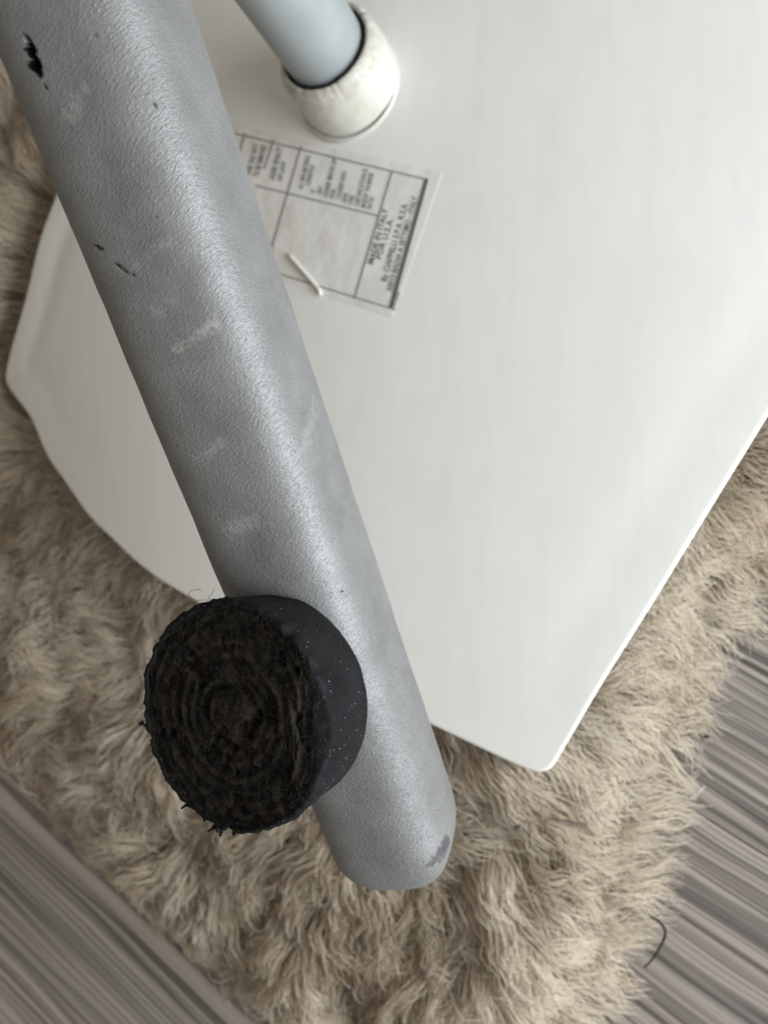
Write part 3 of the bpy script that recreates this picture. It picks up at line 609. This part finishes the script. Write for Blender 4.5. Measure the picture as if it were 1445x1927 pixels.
def make_wool():
    sp = 0.0056; lo_, hi_ = RO.min(0), RO.max(0)
    gx, gyy = np.meshgrid(np.arange(lo_[0], hi_[0], sp), np.arange(lo_[1], hi_[1], sp)); q = np.stack([gx.ravel(), gyy.ravel()], -1); q += rng.uniform(-.5, .5, q.shape)*sp
    q = q[pin_poly(q, RO)]
    c = WC(np.concatenate([q, np.full((len(q), 1), 0.02)], 1)); k = c[:, 2] < -30; pj = proj(c)
    k &= (pj[:, 0] > -170) & (pj[:, 0] < 1600) & (pj[:, 1] > -190) & (pj[:, 1] < 2120)
    # leave out what lies deep beneath the seat
    p3 = ray(pj[:, 0], pj[:, 1]); t = -SEAT_D/(p3@SEAT_N); sp3 = p3*t[:, None]; sq = np.stack([sp3@su, sp3@sv], -1)
    ins = inside(sq); ed = edge_dist(sq); k &= ~(ins & (ed > 20))
    q = q[k]; ed_, nin = poly_dist(q, RO); nl = len(q)
    out = -nin
    # flow: outward plus broad swirls
    cen = floor_pt(np.array(760.), np.array(760.))[:2]; dirv = q-cen; base = np.arctan2(dirv[:, 1], dirv[:, 0])
    sw = 1.0*fbm(q*18, 3, 2)+0.40*fbm(q*60, 8, 2)
    ang = base+sw
    ek = np.clip(1-ed_/0.022, 0, 1); oa = np.arctan2(out[:, 1], out[:, 0]); dl = (oa-ang+np.pi) % (2*np.pi)-np.pi; ang = ang+dl*ek*0.8
    Ln = rng.uniform(0.027, 0.042, nl)*(1-0.25*ek); hh = (0.016+0.010*fbm(q*38, 5, 2)+rng.uniform(-.003, .004, nl))*(1-0.45*ek); hh = np.clip(hh, 0.007, 0.026)
    amp = rng.uniform(0.0008, 0.0024, nl); lam = rng.uniform(0.012, 0.021, nl); ph = rng.uniform(0, 6.28, nl); curl = 0.9*fbm(q*45, 33, 2)+rng.normal(0, 0.45, nl); ltint = np.clip(0.5+0.33*fbm(q*30, 14, 2)+rng.normal(0, .10, nl), 0, 1)
    ST = 25; K = 7
    idx = np.repeat(np.arange(nl), ST); n = len(idx); s = np.linspace(0, 1, K)[None]
    ro = rng.normal(0, 0.0027, (n, 2)); fly = (rng.random(n) < 0.03)
    A = ang[idx]+rng.normal(0, 0.10, n)+fly*rng.normal(0, 0.7, n); L_ = Ln[idx]*rng.uniform(0.75, 1.08, n)
    conv = (1-0.66*s); conv = np.where(fly[:, None], 1.0+0*s, conv)
    a_s = A[:, None]+(curl[idx][:, None]*0.9+fly[:, None]*rng.normal(0, 1.2, (n, 1)))*s**1.5
    stp = (L_/(K-1))[:, None]; lean = 0.35+0.65*sst(0, 0.35, s)
    dx = np.cumsum(np.cos(a_s)*stp*lean, 1)-np.cos(a_s[:, :1])*stp*lean[:, :1]; dy = np.cumsum(np.sin(a_s)*stp*lean, 1)-np.sin(a_s[:, :1])*stp*lean[:, :1]
    w = amp[idx][:, None]*np.sin(2*np.pi*s*L_[:, None]/lam[idx][:, None]+ph[idx][:, None]+rng.normal(0, .2, (n, 1)))*sst(0, .4, s)
    w2 = amp[idx][:, None]*0.8*np.cos(2*np.pi*s*L_[:, None]/lam[idx][:, None]+ph[idx][:, None])*sst(0, .4, s)
    X = q[idx, 0][:, None]+ro[:, :1]*conv+dx-np.sin(a_s)*w; Y = q[idx, 1][:, None]+ro[:, 1:]*conv+dy+np.cos(a_s)*w
    z = 0.006+hh[idx][:, None]*(np.sin(np.pi*np.clip(s*0.78, 0, 1))**0.8)+w2+rng.normal(0, .0012, (n, 1))*s
    # past the hide's edge the wool hangs to the boards
    pt = np.stack([X[:, -1], Y[:, -1]], -1); outm = ~pin_poly(pt, RO); dO, _ = poly_dist(pt, RO); drop = np.where(outm, np.clip(dO/0.012, 0, 1), 0)[:, None]
    z = z*(1-drop*s**1.2*0.92); z = np.maximum(z, 0.0006)
    P = np.stack([X, Y, z], -1)
    # pressed flat under the seat
    c = WC(P.reshape(-1, 3)); h = c@SEAT_N+SEAT_D; qq = np.stack([c@su, c@sv], -1); hs_ = h-crown(qq, CEN); near = (hs_ > -15) & (hs_ < 30)
    bad = np.zeros(len(c), bool); ii = np.where(near)[0]
    if len(ii): inn = inside(qq[ii]) | (edge_dist(qq[ii]) < 7); bad[ii] = inn & (hs_[ii] > -11)
    P2 = P.reshape(-1, 3); P2[bad, 2] -= (hs_[bad]+11)*0.0011; P2[:, 2] = np.maximum(P2[:, 2], 0.0006); P = P2.reshape(P.shape)
    rad = (rng.uniform(0.00011, 0.00019, (n, 1))*(1-0.55*s**2)); tint = np.clip(ltint[idx]+rng.normal(0, .13, n), 0, 1)
    V, f, at = strands(P, rad, 3, tint)
    o = mesh('wool', V, f, mat_wool(), rug, attrs={'tint': at}, world=True); o['kind'] = 'stuff'
    print('WOOL', nl, n, len(f)*2)
make_wool()

# ------------------------------------------------------------------ little things
def lay(pts, h):
    pts = np.array(pts, float); h = np.broadcast_to(h, (len(pts),)); r = ray(pts[:, 0], pts[:, 1]); t = -(FLOOR_D-h)/(r@FLOOR_N); return r*t[:, None]
thr = flat('dark_thread', (0.018, 0.017, 0.02), 0.8)
cp = np.array([(1222, 1724), (1238, 1732), (1249, 1745), (1252, 1757), (1247, 1772), (1236, 1792), (1224, 1809), (1212, 1820)], float); t = np.linspace(0, 7, 40); cpx = np.stack([np.interp(t, range(8), cp[:, 0]), np.interp(t, range(8), cp[:, 1])], -1)
for _ in range(3): cpx[1:-1] = (cpx[:-2]+2*cpx[1:-1]+cpx[2:])/4
hz = np.interp(t, [0, 2, 5, 7], [20, 17, 12, 6])
V, fc = tube(lay(cpx, hz), np.interp(t, [0, 1.5, 4, 7], [0.35, 0.6, 0.42, 0.3]), 8)
single('thread', V, fc, thr, label='dark curved thread on the floor at the edge of the sheepskin', cat='thread')
t = np.linspace(0, 1, 190); bx = lay(np.stack([1026+78*t, 1541+15*t], -1), 32.0); k = 13*2*np.pi*t
wx = nz(np.cross(bx[-1]-bx[0], FLOOR_N)); V, fc = tube(bx+1.15*(0.55+0.45*t[:, None])*np.cos(k)[:, None]*wx+0.8*np.sin(k)[:, None]*FLOOR_N, 0.16, 6)
single('crimped_fibre', V, fc, flat('dark_fibre', (0.05, 0.045, 0.05), 0.7), label='tiny dark crimped fibre lying on the wool of the rug', cat='fibre')
def fleck(px, py, h, size, col, lab, seed):
    g_ = np.random.default_rng(seed); n = 10; th = np.linspace(0, 2*np.pi, n, endpoint=False); c = lay([(px, py)], h)[0]; ax = nz(np.cross(FLOOR_N, [0, 1., 0])); ay = np.cross(FLOOR_N, ax)
    V = []
    for z, k in ((-0.4, 0.3), (0, 1.0), (0.4, 0.7), (0.6, 0.1)): V.append(c+size*z*FLOOR_N*0.6+(size*k*g_.uniform(0.7, 1.25, n))[:, None]*(np.cos(th)[:, None]*ax*1.3+np.sin(th)[:, None]*ay*0.8))
    single('lint_fleck', np.concatenate(V), [tuple(q) for q in gridfaces(4, n)]+[tuple(range(n))[::-1], tuple(range(3*n, 4*n))], flat('fleck', col, 0.8), label=lab, cat='lint')
fleck(662, 1864, 31, 1.0, (0.09, 0.10, 0.17), 'bluish lint fleck in the wool below the leg end', 1)
fleck(974, 1556, 31, 0.9, (0.10, 0.11, 0.12), 'small dark grey lint fleck beside the crimped fibre', 2)
fleck(1328, 1386, 14, 0.8, (0.04, 0.04, 0.05), 'black lint speck at the rug edge over the floor', 3)
# stray hairs clinging to the rubber foot
hairm = flat('fine_hair', (0.10, 0.075, 0.05), 0.5)
for pts, lab in (([(300, 1118), (318, 1128), (330, 1122), (331, 1112), (326, 1104)], 'pale curled hair above the rubber foot'),
                 ([(420, 1138), (405, 1133), (388, 1128), (366, 1131), (354, 1122), (357, 1112), (374, 1108), (380, 1112)], 'looping dark hair sprouting from the rubber foot'),
                 ([(414, 1139), (404, 1131), (394, 1127), (392, 1124), (399, 1118), (404, 1106)], 'short forked dark hair at the top of the rubber foot')):
    pts = np.array(pts, float); k = np.linspace(0, len(pts)-1, 40); c = np.stack([np.interp(k, range(len(pts)), pts[:, i]) for i in (0, 1)], -1)
    for _ in range(6): c[1:-1] = (c[:-2]+2*c[1:-1]+c[2:])/4
    r = ray(c[:, 0], c[:, 1]); dpt = ((f0+35.0*fu)@fu)/(r@fu); V, fc = tube(r*dpt[:, None], 0.045, 5)
    single('hair', V, fc, hairm, label=lab, cat='hair', group='hairs clinging to the rubber foot')
